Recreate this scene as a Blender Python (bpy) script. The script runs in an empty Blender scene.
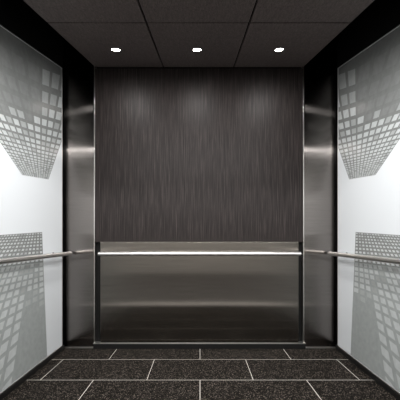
import bpy, bmesh, math, random
from mathutils import Vector
random.seed(4)
sc = bpy.context.scene
COL = sc.collection

# ------------------------------------------------------------------ helpers
def link(name, bm, mats, parent=None, smooth=False):
    me = bpy.data.meshes.new(name)
    bmesh.ops.recalc_face_normals(bm, faces=bm.faces[:])
    bm.to_mesh(me); bm.free()
    if not isinstance(mats, (list, tuple)): mats = [mats]
    for m in mats: me.materials.append(m)
    if smooth:
        for p in me.polygons: p.use_smooth = True
    o = bpy.data.objects.new(name, me); COL.objects.link(o)
    if parent: o.parent = parent
    return o

def tag(o, label, cat, group=None, kind=None):
    o['label'] = label; o['category'] = cat
    if group: o['group'] = group
    if kind: o['kind'] = kind
    return o

def empty(name, loc, label, cat, group=None):
    o = bpy.data.objects.new(name, None); COL.objects.link(o)
    o.location = loc; o.empty_display_size = .05
    return tag(o, label, cat, group)

def box(bm, x0, x1, y0, y1, z0, z1, bevel=0.0, zf=None):
    """box; zf(y) optionally adds a height that depends on depth"""
    vs = []
    for x in (x0, x1):
        for y in (y0, y1):
            for z in (z0, z1):
                vs.append(bm.verts.new((x, y, z + (zf(y) if zf else 0))))
    f = [(0,1,3,2),(4,6,7,5),(0,4,5,1),(2,3,7,6),(0,2,6,4),(1,5,7,3)]
    fs = [bm.faces.new([vs[i] for i in q]) for q in f]
    bmesh.ops.recalc_face_normals(bm, faces=fs)
    if bevel:
        es = list({e for fc in fs for e in fc.edges})
        bmesh.ops.bevel(bm, geom=es, offset=bevel, segments=2, affect='EDGES', profile=.5)

def tube(bm, a, b, r, n=24, cap_bevel=.003):
    a = Vector(a); b = Vector(b); d = (b-a).normalized()
    up = Vector((0,0,1)) if abs(d.z) < .9 else Vector((1,0,0))
    u = d.cross(up).normalized(); v = d.cross(u)
    L = (b-a).length
    prof = [(0, r-cap_bevel), (cap_bevel, r), (L-cap_bevel, r), (L, r-cap_bevel)]
    rings = []
    for s, rr in prof:
        rings.append([bm.verts.new(a + d*s + (u*math.cos(2*math.pi*i/n)+v*math.sin(2*math.pi*i/n))*rr) for i in range(n)])
    for k in range(3):
        for i in range(n):
            bm.faces.new([rings[k][i], rings[k][(i+1)%n], rings[k+1][(i+1)%n], rings[k+1][i]])
    bm.faces.new(rings[0]); bm.faces.new(rings[-1])

def lathe(bm, prof, n=40, tilt=0.0):
    rings = []
    for r, z in prof:
        rings.append([bm.verts.new((r*math.cos(2*math.pi*i/n), r*math.sin(2*math.pi*i/n), z + tilt*r*math.sin(2*math.pi*i/n))) for i in range(n)])
    for k in range(len(prof)-1):
        for i in range(n):
            bm.faces.new([rings[k][i], rings[k][(i+1)%n], rings[k+1][(i+1)%n], rings[k+1][i]])
    return rings

# ------------------------------------------------------------------ materials
def mat(name, col, rough=.5, metal=0.0, spec=.5, **kw):
    m = bpy.data.materials.new(name); m.use_nodes = True
    b = m.node_tree.nodes['Principled BSDF']
    b.inputs['Base Color'].default_value = (*col, 1)
    b.inputs['Roughness'].default_value = rough
    b.inputs['Metallic'].default_value = metal
    b.inputs['Specular IOR Level'].default_value = spec
    for k, v in kw.items(): b.inputs[k].default_value = v
    return m

def wood(name, c1, c2, c3, axis='Z', rough=.5, spec=.18):
    m = mat(name, c1, rough, spec=spec); t = m.node_tree; N = t.nodes; b = N['Principled BSDF']
    tc = N.new('ShaderNodeTexCoord')
    def layer(scale, detail, dist):
        mp = N.new('ShaderNodeMapping'); mp.inputs['Scale'].default_value = scale
        n = N.new('ShaderNodeTexNoise'); n.inputs['Scale'].default_value = 1
        n.inputs['Detail'].default_value = detail; n.inputs['Roughness'].default_value = .6
        n.inputs['Distortion'].default_value = dist
        t.links.new(tc.outputs['Object'], mp.inputs[0]); t.links.new(mp.outputs[0], n.inputs[0])
        return n
    s1 = (280, 280, 3) if axis == 'Z' else (280, 3, 280)
    s2 = (110, 110, 4.0) if axis == 'Z' else (110, 4.0, 110)
    a = layer(s1, 5, .1); c = layer(s2, 4, .35)
    mx = N.new('ShaderNodeMath'); mx.operation = 'MULTIPLY_ADD'; mx.inputs[1].default_value = .6
    m2 = N.new('ShaderNodeMath'); m2.operation = 'MULTIPLY'; m2.inputs[1].default_value = .4
    t.links.new(c.outputs['Fac'], m2.inputs[0]); t.links.new(a.outputs['Fac'], mx.inputs[0]); t.links.new(m2.outputs[0], mx.inputs[2])
    cr = N.new('ShaderNodeValToRGB'); e = cr.color_ramp
    e.elements[0].position = .40; e.elements[0].color = (*c1, 1)
    e.elements[1].position = .62; e.elements[1].color = (*c3, 1)
    k = e.elements.new(.51); k.color = (*c2, 1)
    t.links.new(mx.outputs[0], cr.inputs[0]); t.links.new(cr.outputs[0], b.inputs['Base Color'])
    bp = N.new('ShaderNodeBump'); bp.inputs['Strength'].default_value = .1; bp.inputs['Distance'].default_value = .002
    t.links.new(mx.outputs[0], bp.inputs['Height']); t.links.new(bp.outputs[0], b.inputs['Normal'])
    return m

def brushed(name, col, rough, scale, aniso=.0, rot=0.0, var=.12, bump=.03):
    m = mat(name, col, rough, 1.0); t = m.node_tree; N = t.nodes; b = N['Principled BSDF']
    tc = N.new('ShaderNodeTexCoord'); mp = N.new('ShaderNodeMapping'); mp.inputs['Scale'].default_value = scale
    n = N.new('ShaderNodeTexNoise'); n.inputs['Scale'].default_value = 1; n.inputs['Detail'].default_value = 4
    t.links.new(tc.outputs['Object'], mp.inputs[0]); t.links.new(mp.outputs[0], n.inputs[0])
    cr = N.new('ShaderNodeMapRange'); cr.inputs['To Min'].default_value = 1-var*2; cr.inputs['To Max'].default_value = 1+var*2
    t.links.new(n.outputs['Fac'], cr.inputs[0])
    mu = N.new('ShaderNodeVectorMath'); mu.operation = 'SCALE'; mu.inputs[0].default_value = col
    t.links.new(cr.outputs[0], mu.inputs['Scale']); t.links.new(mu.outputs[0], b.inputs['Base Color'])
    if bump:
        bp = N.new('ShaderNodeBump'); bp.inputs['Strength'].default_value = bump; bp.inputs['Distance'].default_value = .001
        t.links.new(n.outputs['Fac'], bp.inputs['Height']); t.links.new(bp.outputs[0], b.inputs['Normal'])
    if aniso != 0:
        # a brushed sheet: a directional gloss lobe, wide across the brushing and tight along it
        b2 = N.new('ShaderNodeBsdfAnisotropic'); b2.distribution = 'GGX'
        t.links.new(mu.outputs[0], b2.inputs['Color']); b2.inputs['Roughness'].default_value = rough
        b2.inputs['Anisotropy'].default_value = aniso
        if bump: t.links.new(bp.outputs[0], b2.inputs['Normal'])
        out = [n_ for n_ in N if n_.type == 'OUTPUT_MATERIAL'][0]
        t.links.new(b2.outputs[0], out.inputs[0])
        ge = N.new('ShaderNodeNewGeometry'); cx = N.new('ShaderNodeVectorMath'); cx.operation = 'CROSS_PRODUCT'
        cx.inputs[1].default_value = (0, 0, 1)
        t.links.new(ge.outputs['Normal'], cx.inputs[0]); t.links.new(cx.outputs[0], b2.inputs['Tangent'])
    return m

M_wood = wood('dark_veneer', (.011, .0085, .0082), (.0215, .0172, .0166), (.047, .038, .036))
M_ceil = wood('ceiling_veneer', (.070, .057, .054), (.105, .087, .082), (.15, .127, .12), axis='Y', rough=.5)
M_steel = brushed('brushed_steel_column', (.24, .222, .212), .13, (3, 3, 160), aniso=-.85, bump=0)
M_panel = brushed('brushed_steel_panel', (.225, .208, .19), .17, (3, 3, 160), aniso=-.75, bump=0)
M_polish = mat('polished_steel', (.96, .95, .93), .34, 1.0)
M_edge = mat('bright_steel_edge', (.72, .70, .67), .28, 1.0)
M_black = mat('black_reveal', (.006, .006, .006), .6, spec=.2)
M_void = mat('matt_black', (.003, .003, .003), .9, spec=0.0)
M_kick = mat('black_kick', (.010, .010, .010), .35, spec=.4)
M_white = mat('white_backpainted_glass', (.78, .815, .845), .22, spec=.35)
M_trimd = mat('dark_anodised', (.10, .10, .095), .4, .8)
M_lens = bpy.data.materials.new('lamp_lens'); M_lens.use_nodes = True
_b = M_lens.node_tree.nodes['Principled BSDF']
_b.inputs['Base Color'].default_value = (.9, .9, .9, 1)
_b.inputs['Emission Color'].default_value = (1, .97, .93, 1); _b.inputs['Emission Strength'].default_value = 130
M_ring = mat('lamp_ring', (.30, .29, .28), .35, .9)
M_room = mat('room_paint', (.55, .54, .52), .8)
M_sill = mat('matt_aluminium', (.75, .74, .72), .55, .6)
M_roomf = mat('room_floor', (.06, .057, .055), .5)

def film(name, col):
    m = mat(name, col, .24, spec=.35); t = m.node_tree; N = t.nodes; b = N['Principled BSDF']
    tc = N.new('ShaderNodeTexCoord'); n = N.new('ShaderNodeTexNoise'); n.inputs['Scale'].default_value = 26; n.inputs['Detail'].default_value = 6
    t.links.new(tc.outputs['Object'], n.inputs[0])
    cr = N.new('ShaderNodeMapRange'); cr.inputs['To Min'].default_value = .82; cr.inputs['To Max'].default_value = 1.18
    t.links.new(n.outputs['Fac'], cr.inputs[0])
    mu = N.new('ShaderNodeVectorMath'); mu.operation = 'SCALE'; mu.inputs[0].default_value = col
    t.links.new(cr.outputs[0], mu.inputs['Scale']); t.links.new(mu.outputs[0], b.inputs['Base Color'])
    return m
F_grey = film('print_grey', (.225, .235, .232))
F_pale = film('print_pale', (.55, .58, .585))
F_mid = film('print_mid', (.40, .42, .42))
F_dim = film('print_dim', (.25, .26, .258))
F_low = film('print_lower_grey', (.36, .385, .382))

F_lowpale = film('print_lower_pale', (.53, .56, .565))
F_lowdim = film('print_lower_dim', (.42, .445, .445))

# speckled granite tiles laid in running bond with pale grout
TW, TD = .7125, .356
def tiles():
    m = mat('granite_tiles', (.03, .03, .03), .55, spec=.02); t = m.node_tree; N = t.nodes; b = N['Principled BSDF']
    tc = N.new('ShaderNodeTexCoord')
    mp = N.new('ShaderNodeMapping'); mp.inputs['Location'].default_value = (TW*8, -2.463 + TD*11, 0)
    br = N.new('ShaderNodeTexBrick'); br.inputs['Scale'].default_value = 1
    br.inputs['Brick Width'].default_value = TW; br.inputs['Row Height'].default_value = TD
    br.inputs['Mortar Size'].default_value = .0017; br.inputs['Mortar Smooth'].default_value = .1
    br.offset = .5; br.offset_frequency = 2
    t.links.new(tc.outputs['Object'], mp.inputs[0]); t.links.new(mp.outputs[0], br.inputs[0])
    n = N.new('ShaderNodeTexVoronoi'); n.inputs['Scale'].default_value = 240
    t.links.new(tc.outputs['Object'], n.inputs['Vector'])
    sep = N.new('ShaderNodeSeparateColor'); t.links.new(n.outputs['Color'], sep.inputs[0])
    cr = N.new('ShaderNodeValToRGB'); e = cr.color_ramp
    e.elements[0].position = 0; e.elements[0].color = (.004, .004, .0035, 1)
    e.elements[1].position = 1; e.elements[1].color = (.24, .205, .175, 1)
    k = e.elements.new(.6); k.color = (.009, .0078, .0066, 1)
    k = e.elements.new(.86); k.color = (.028, .023, .020, 1)
    t.links.new(sep.outputs[0], cr.inputs[0])
    mx = N.new('ShaderNodeMix'); mx.data_type = 'RGBA'
    t.links.new(br.outputs['Fac'], mx.inputs['Factor']); t.links.new(cr.outputs[0], mx.inputs[6])
    mx.inputs[7].default_value = (.85, .82, .76, 1)
    t.links.new(mx.outputs[2], b.inputs['Base Color'])
    return m
M_floor = tiles()

# ------------------------------------------------------------------ dimensions (metres)
CAM = .95                      # eye height
YB = 2.72                      # face of the back wall panels
YS = 2.76                      # steel shell behind them
XW = 1.17                      # face of the side glass
XS = 1.20                      # side shell
YF = .98                       # open front of the cab
zc = lambda y: 1.775 + .2365*y # underside of the canted suspended ceiling
zt = lambda y: 1.764 + .2346*y # top edge of the side glass

def structure(name, bm, m):
    o = link(name, bm, m); o['kind'] = 'structure'; return o

# ------------------------------------------------------------------ setting
bm = bmesh.new(); box(bm, -1.26, 1.26, YF, YS+.06, -.06, 0); structure('floor', bm, M_floor)
bm = bmesh.new(); box(bm, -1.26, 1.26, YS, YS+.06, 0, 2.72); structure('wall_back', bm, M_black)
bm = bmesh.new(); box(bm, -1.26, -XS, YF, YS, 0, 2.72); structure('wall_left', bm, M_black)
bm = bmesh.new(); box(bm, XS, 1.26, YF, YS, 0, 2.72); structure('wall_right', bm, M_black)
bm = bmesh.new(); box(bm, -XS, XS, YF, YS, 2.66, 2.72); structure('ceiling', bm, M_void)
for s, nm in ((-1, 'left'), (1, 'right')):
    bm = bmesh.new(); a, b_ = sorted((s*(XW-.010), s*XS)); box(bm, a, b_, YF, 2.70, 0, .035, .002)
    structure('baseboard_' + nm, bm, M_kick)
p = empty('door_sill', (0, .89, 0), 'grooved aluminium door sill across the open front of the cab, out of the photo', 'door sill')
bm = bmesh.new()
for k in range(5): box(bm, -1.2, 1.2, -.088+k*.036, -.060+k*.036, 0, .006, .001)
link('sill_rib', bm, M_sill, p)
bm = bmesh.new(); box(bm, -1.2, 1.2, -.09, .089, 0, .002); link('sill_base', bm, M_trimd, p)
# the room in front of the open cab
bm = bmesh.new(); box(bm, -3.0, 3.0, -3.0, YF, -.06, 0); structure('floor', bm, M_roomf)
bm = bmesh.new(); box(bm, -3.0, 3.0, -3.1, -3.0, 0, 3.0); structure('wall_front', bm, M_room)
bm = bmesh.new(); box(bm, -3.1, -3.0, -3.0, YF, 0, 3.0); structure('wall_room_left', bm, M_room)
bm = bmesh.new(); box(bm, 3.0, 3.1, -3.0, YF, 0, 3.0); structure('wall_room_right', bm, M_room)
bm = bmesh.new(); box(bm, -3.0, 3.0, -3.0, YF, 3.0, 3.1); structure('ceiling_room', bm, M_room)
bm = bmesh.new()
box(bm, -3.0, -1.262, YF-.08, YF-.002, 0, 3.0); box(bm, 1.262, 3.0, YF-.08, YF-.002, 0, 3.0); box(bm, -1.262, 1.262, YF-.08, YF-.002, 2.06, 3.0)
structure('wall_entrance', bm, M_room)

# ------------------------------------------------------------------ back wall
XL, XR = -.907, .890
p = empty('veneer_panel', (0, YB, .915), 'tall dark brown vertical-grain wood veneer panel on the back wall above the steel panel', 'wall panel')
bm = bmesh.new(); box(bm, XL, XR, 0, .03, -.001, 1.50, .001); link('panel_board', bm, M_wood, p)

p = empty('steel_panel', (0, YB, .06), 'wide horizontally brushed stainless steel panel on the lower back wall below the wood', 'wall panel')
bm = bmesh.new(); box(bm, -.855, .846, -.016, .03, -.008, .853, .0015); link('panel_sheet', bm, M_panel, p)
bm = bmesh.new(); box(bm, -.855, .846, -.016, -.001, .8532, .858); o = link('top_edge', bm, M_panel, p)

p = empty('kick_plate', (0, YB, 0), 'low black kick plate with a bright steel ledge at the foot of the back wall', 'kick plate')
bm = bmesh.new(); box(bm, -.915, .905, -.022, .03, 0, .044, .002); link('kick_board', bm, M_kick, p)
bm = bmesh.new(); box(bm, -.915, .905, -.026, .03, .044, .050); o = link('ledge', bm, M_polish, p); o['label'] = 'thin bright steel ledge'

# corner columns: flat steel sheet that curves into the side wall
def column(s, label):
    xin = -XL+.006 if s < 0 else XR+.006
    c = empty('corner_column', (s*1.05, YS, 0), label, 'corner column', 'brushed steel corner columns')
    bm = bmesh.new(); R = .045; T = .002; xo = 1.197; y_ = YS-.032
    loc = lambda x, y: (s*x - s*1.05, y-YS)
    angs = [math.pi/2*(1-k/10)*1.0 for k in range(11)]
    front = [(xin, y_)] + [(xo-R+R*math.cos(a), y_+R-R*math.sin(a)) for a in angs]
    front = [q for q in front if q[1] < YS-.003]
    back = [(xin, y_+T)] + [(x-T*.5, y+T) for x, y in front[1:]]
    prof = front + back[::-1]
    lo = [bm.verts.new((*loc(*q), .012)) for q in prof]; hi = [bm.verts.new((*loc(*q), 2.64)) for q in prof]
    for i in range(len(prof)):
        k = (i+1) % len(prof); bm.faces.new([lo[i], lo[k], hi[k], hi[i]])
    n = len(front)
    for ring in (lo, hi):
        for i in range(n-1): bm.faces.new([ring[i], ring[i+1], ring[-2-i], ring[-1-i]])
    o = link('column_sheet', bm, M_steel, c, smooth=True); o.data.set_sharp_from_angle(angle=math.radians(30))
    bm = bmesh.new(); X0, _ = loc(xin, 0)
    a, b_ = sorted((X0, X0 - s*.007)); box(bm, a, b_, -.050, -.008, .012, 2.55, .001)
    o = link('edge_strip', bm, M_edge, c); o['label'] = 'narrow bright steel edge strip'
    bm = bmesh.new(); a, b_ = sorted((loc(xin, 0)[0], loc(XS-.03, 0)[0])); box(bm, a, b_, -.048, -.010, .0, .008, .001)
    link('bottom_trim', bm, M_edge, c)
    return c
column(-1, 'tall brushed steel corner column between the wood panel and the left glass panel')
column(1, 'tall brushed steel corner column between the wood panel and the right glass panel')

# ------------------------------------------------------------------ suspended ceiling
xs = [-.900, -.315, .290, .888]; ys = [YF+.01, 1.848, 2.705]
names = {(0,1): 'left of the three ceiling panels next to the back wall, dark veneer holding the left downlight',
         (1,1): 'middle ceiling panel next to the back wall, dark veneer holding the middle downlight',
         (2,1): 'right of the three ceiling panels next to the back wall, dark veneer holding the right downlight',
         (0,0): 'dark veneer ceiling panel at the top left edge of the photo, in front of the seam',
         (1,0): 'dark veneer ceiling panel at the top middle of the photo, in front of the seam',
         (2,0): 'dark veneer ceiling panel at the top right edge of the photo, in front of the seam'}
for j in range(2):
    for i in range(3):
        x0, x1, y0, y1 = xs[i]+.005, xs[i+1]-.005, ys[j]+.006, ys[j+1]-.006
        cx, cy = (x0+x1)/2, (y0+y1)/2
        bm = bmesh.new(); box(bm, x0-cx, x1-cx, y0-cy, y1-cy, 0, .018, .0015, zf=lambda y: zc(y+cy)-zc(cy))
        o = link('ceiling_panel', bm, M_ceil); o.location = (cx, cy, zc(cy))
        tag(o, names[i, j], 'ceiling panel', 'suspended ceiling panels')
bm = bmesh.new()
for x in (-.60, 0, .58): box(bm, x-.02, x+.02, YF+.02, 2.70, .018, .05, zf=zc)
for y in (1.848,): box(bm, -.88, .87, y-.03, y+.03, .018, .05, zf=zc)
for x in (-.6, .58):
    for y in (1.3, 2.3): box(bm, x-.006, x+.006, y-.006, y+.006, zc(y)+.05, 2.66)
structure('trim_1', bm, M_void)   # black hangers that carry the panels

# downlights
LX = [-.608, -.022, .572]
dl = ['left', 'middle', 'right']
def downlight(x, y, label, group, power):
    z = zc(y)
    d = empty('downlight', (x, y, z), label, 'downlight', group)
    bm = bmesh.new(); rr = lathe(bm, [(.028, -.0005), (.029, -.004), (.036, -.005), (.0385, -.0025), (.039, .002), (.028, .002), (.028, -.0005)], tilt=.2365)
    link('trim_ring', bm, M_ring, d, smooth=True)
    bm = bmesh.new(); rr = lathe(bm, [(.0275, -.0008), (.024, -.0022), (.016, -.0034), (.007, -.004)], n=32, tilt=.2365); bm.faces.new(rr[-1])
    link('lens', bm, M_lens, d, smooth=True)
    L = bpy.data.lights.new('downlight_lamp', 'SPOT'); L.energy = power; L.color = (1, .985, .97)
    L.spot_size = math.radians(CONE); L.spot_blend = .85; L.shadow_soft_size = .025
    lo = bpy.data.objects.new('downlight_lamp', L); COL.objects.link(lo); lo.parent = d; lo.location = (0, .008, -.035); lo.rotation_euler = (math.atan(.2365), 0, 0)
    return d
CONE = 178
for k in range(3):
    downlight(LX[k], 2.28, '%s one of the three lit round downlights in the ceiling near the back wall' % dl[k], 'recessed downlights by the back wall', 9.5)
for k in range(3):
    downlight(LX[k], 1.41, '%s round downlight of the front row, just beyond the top edge of the photo' % dl[k], 'recessed downlights near the open front', 36)

# ------------------------------------------------------------------ side glass with a printed skyscraper picture
def clip(poly, f):
    out = []
    for i in range(len(poly)):
        a, b = poly[i], poly[(i+1) % len(poly)]
        fa, fb = f(a), f(b)
        if fa >= 0: out.append(a)
        if (fa >= 0) != (fb >= 0):
            t = fa/(fa-fb); out.append((a[0]+(b[0]-a[0])*t, a[1]+(b[1]-a[1])*t))
    return out
Y0P, Y1P, Z0P = YF+.01, 2.668, .039
GAP = .006
def clip_panel(poly):
    for f in (lambda q: q[0]-(Y0P+GAP), lambda q: (Y1P-GAP)-q[0], lambda q: q[1]-(Z0P+GAP), lambda q: zt(q[0])-GAP-q[1]):
        poly = clip(poly, f)
        if len(poly) < 3: return None
    return poly
lerp = lambda a, b, t: (a[0]+(b[0]-a[0])*t, a[1]+(b[1]-a[1])*t)

def picture(shift):
    """the print, as polygons (colour index, layer, [(depth, height)...]) on the sheet.
    The artwork is drawn on a perspective grid g(u, v) of the sheet."""
    def g(u, v):
        Y = 368.6/max(200-(u+shift), 20); return (Y, CAM + (238-v)*Y/315)
    out = []
    # upper tower, hanging tip down: two facades fanning up from a vanishing point
    V = (40.6, 202)
    def L(dr): q = max(.945/dr-.0024, .0011); d = 1/q; return (V[0]-d/1.47, V[1]-d)
    def C(dr): return (V[0]+.4*min(1, dr/80), V[1]-dr)
    def R(dr): d = 1/(1.049/dr+.0006); return (V[0]+d/2.9, V[1]-d)
    ds = []; q = .0417
    while q > .0040: ds.append(1/q); q -= .0015
    far = 300
    for A, B, n in ((L, C, 9), (C, R, 4)):
        # the base tone of the facade, cut in strips so that it stays in the sheet's plane
        rows = ds+[far]
        for r in range(len(rows)-1):
            if r < len(rows)-2 or True:
                out.append((0, 0, [g(*A(rows[r])), g(*B(rows[r])), g(*B(rows[r+1])), g(*A(rows[r+1]))]))
        for r in range(len(ds)-1):
            for c in range(n):
                t0, t1 = (c+.13)/n, (c+.87)/n
                s0, s1 = .16, .82
                d0 = 1/(1/ds[r] + (1/ds[r+1]-1/ds[r])*s0); d1 = 1/(1/ds[r] + (1/ds[r+1]-1/ds[r])*s1)
                a0, b0, a1, b1 = A(d0), B(d0), A(d1), B(d1)
                quad = [lerp(a0, b0, t0), lerp(a0, b0, t1), lerp(a1, b1, t1), lerp(a1, b1, t0)]
                yc = quad[0][1]; rnd = random.random()
                if n == 9:
                    lim = 106 + (quad[0][0])*.30
                    if yc > lim+6: m = 1 if rnd < .86 else 2
                    elif yc > lim-3: m = 2 if rnd < .6 else 3
                    elif yc > 55: m = 3
                    else: continue
                else:
                    m = (1 if rnd < .8 else 2) if yc > 106 else (2 if yc > 80 else 3)
                out.append((m, 1, [g(*p_) for p_ in quad]))
    # lower tower, top edge just above the rail
    def yr(n): return 232 + 2.6*(1.06**n-1)/.06
    def yl(n): return 235 + 2.4*(1.10**n-1)/.10
    def pt(k, n):
        # column line k, row n
        v = yr(n); x = 0
        for _ in range(6):
            x = 42 - 2.6*k + (4-5.9*k)*(v-233)/97 if k else 42 + 4*(v-233)/97
            v = yr(n) + (yl(n)-yr(n))*(43-x)/43
        return (x, v)
    K = 34
    def ok(q): return q[0] > -170
    for n in range(0, 26):
        for k in range(K):
            quad = [pt(k, n), pt(k+1, n), pt(k+1, n+1), pt(k, n+1)]
            if not all(ok(q) for q in quad): break
            out.append((4 if n > 8 else 0, 0, [g(*q) for q in quad]))
            mk, mn = (.16, .16) if n > 8 else (.20, .24)
            w = [pt(k+mk, n+mn), pt(k+1-mk, n+mn), pt(k+1-mk, n+1-mn), pt(k+mk, n+1-mn)]
            v = w[0][1]; x = w[0][0]; rnd = random.random()
            if v < 288: m = 1 if rnd < .85 else 2
            elif x < 29 - (v-290)*.08: m = 5
            elif v < 302: m = 6
            else: continue
            if m == 6 and rnd < .3: continue
            out.append((m, 1, [g(*q) for q in w]))
    return out

def glass(s, side, shift):
    p = empty('glass_panel', (s*XW, 1.8, Z0P), 'white %s side wall panel of glass printed with grey skyscraper facades' % side, 'glass panel', 'printed glass side panels')
    bm = bmesh.new(); P = Vector((s*XW, 1.8, Z0P))
    a, b_ = sorted((0, s*.022))
    box(bm, a, b_, Y0P-1.8, Y1P-1.8, 0, 0, 0)
    bm.free(); bm = bmesh.new()
    vs = []
    for X in (0, s*.022):
        for Y, Z in ((Y0P, Z0P), (Y1P, Z0P), (Y1P, zt(Y1P)), (Y0P, zt(Y0P))):
            vs.append(bm.verts.new((X, Y-1.8, Z-Z0P)))
    bm.faces.new(vs[:4]); bm.faces.new(vs[4:][::-1])
    for i in range(4): bm.faces.new([vs[i], vs[(i+1)%4], vs[4+(i+1)%4], vs[4+i]])
    link('glass_sheet', bm, M_white, p)
    mats = [F_grey, F_pale, F_mid, F_dim, F_low, F_lowpale, F_lowdim]
    bm = bmesh.new()
    for m, layer, poly in picture(shift):
        q = clip_panel(poly)
        if not q: continue
        off = -s*(.0006 + .0005*layer)
        try: f = bm.faces.new([bm.verts.new((off, y-1.8, z-Z0P)) for y, z in q])
        except ValueError: continue
        f.material_index = m
    me = link('printed_picture', bm, mats, p)
    me['label'] = 'grey printed skyscraper picture'
    # slim metal edging
    def strip(name, y0, y1, z0f, z1f, m):
        bm = bmesh.new(); vs = []
        for X in (-s*.003, s*.024):
            for Y, Z in ((y0, z0f(y0)), (y1, z0f(y1)), (y1, z1f(y1)), (y0, z1f(y0))):
                vs.append(bm.verts.new((X, Y-1.8, Z-Z0P)))
        bm.faces.new(vs[:4]); bm.faces.new(vs[4:][::-1])
        for i in range(4): bm.faces.new([vs[i], vs[(i+1)%4], vs[4+(i+1)%4], vs[4+i]])
        link(name, bm, m, p)
    strip('top_edging', Y0P, Y1P, zt, lambda y: zt(y)+.004, M_trimd)
    strip('bottom_edging', Y0P, Y1P, lambda y: Z0P-.003, lambda y: Z0P+.003, M_edge)
    strip('back_edging', Y1P, Y1P+.005, lambda y: Z0P, lambda y: zt(y), M_edge)
glass(-1, 'left', 0)
glass(1, 'right', 2.3)

# ------------------------------------------------------------------ handrails
ZR = CAM-.131
def rail(a, b, mounts, wall_dir, label, r=.0165):
    p = empty('handrail', ((a[0]+b[0])/2, (a[1]+b[1])/2, ZR), label, 'handrail', 'polished steel handrails')
    o = p.location
    bm = bmesh.new(); tube(bm, Vector(a)-o, Vector(b)-o, r); ob = link('rail_bar', bm, M_polish, p, smooth=True)
    ob.data.set_sharp_from_angle(angle=math.radians(40))
    for m, ln in mounts:
        bm = bmesh.new(); m = Vector(m)-o; w = Vector(wall_dir)
        tube(bm, m+w*.010, m+w*(ln-.006), .006, n=16, cap_bevel=.001)
        tube(bm, m+w*(ln-.006), m+w*(ln-.001), .017, n=20, cap_bevel=.001)
        link('rail_bracket', bm, M_trimd, p)
yb = 2.615
rail((-.845, yb, ZR), (.838, yb, ZR), [((x, yb, ZR), YB-.016-yb) for x in (-.62, 0, .62)], (0, 1, 0), 'long bright polished steel handrail across the lower steel panel on the back wall')
for s, side in ((-1, 'left'), (1, 'right')):
    x = s*1.105
    rail((x, YF+.12, ZR), (x, 2.69, ZR), [((x, y, ZR), XW-.0017-1.105) for y in (1.25, 1.8, 2.5)], (s, 0, 0), 'polished steel handrail along the %s printed glass panel' % side)

# ------------------------------------------------------------------ unseen fill lamps added behind the camera to brighten the cab
for x, y, side in ((-1.2, -1.4, 'left'), (1.2, -1.4, 'right')):
    p = empty('fill_lamp', (x, y, 3.0), 'unseen square fill lamp added in the room before the cab, %s of the camera' % side, 'fill lamp', 'added fill lamps behind the camera')
    bm = bmesh.new(); box(bm, -.32, .32, -.32, .32, -.05, 0, .004); link('fill_housing', bm, M_room, p)
    L = bpy.data.lights.new('room_fill', 'AREA'); L.shape = 'SQUARE'; L.size = .6; L.energy = 112; L.color = (1, .98, .96)
    lo = bpy.data.objects.new('room_fill', L); COL.objects.link(lo); lo.parent = p; lo.location = (0, 0, -.055)

w = bpy.data.worlds.new('world'); sc.world = w; w.use_nodes = True
w.node_tree.nodes['Background'].inputs[0].default_value = (.0, .0, .0, 1)

# ------------------------------------------------------------------ camera
cd = bpy.data.cameras.new('camera'); cam = bpy.data.objects.new('camera', cd); COL.objects.link(cam)
cam.location = (0, 0, CAM); cam.rotation_euler = (math.pi/2, 0, 0)
cd.sensor_width = 36; cd.lens = 36*315/400; cd.shift_y = 38/400; cd.clip_start = .02
sc.camera = cam
sc.view_settings.view_transform = 'Standard'; sc.view_settings.look = 'None'
sc.view_settings.gamma = 1; sc.view_settings.use_curve_mapping = False
sc.view_settings.exposure = 0
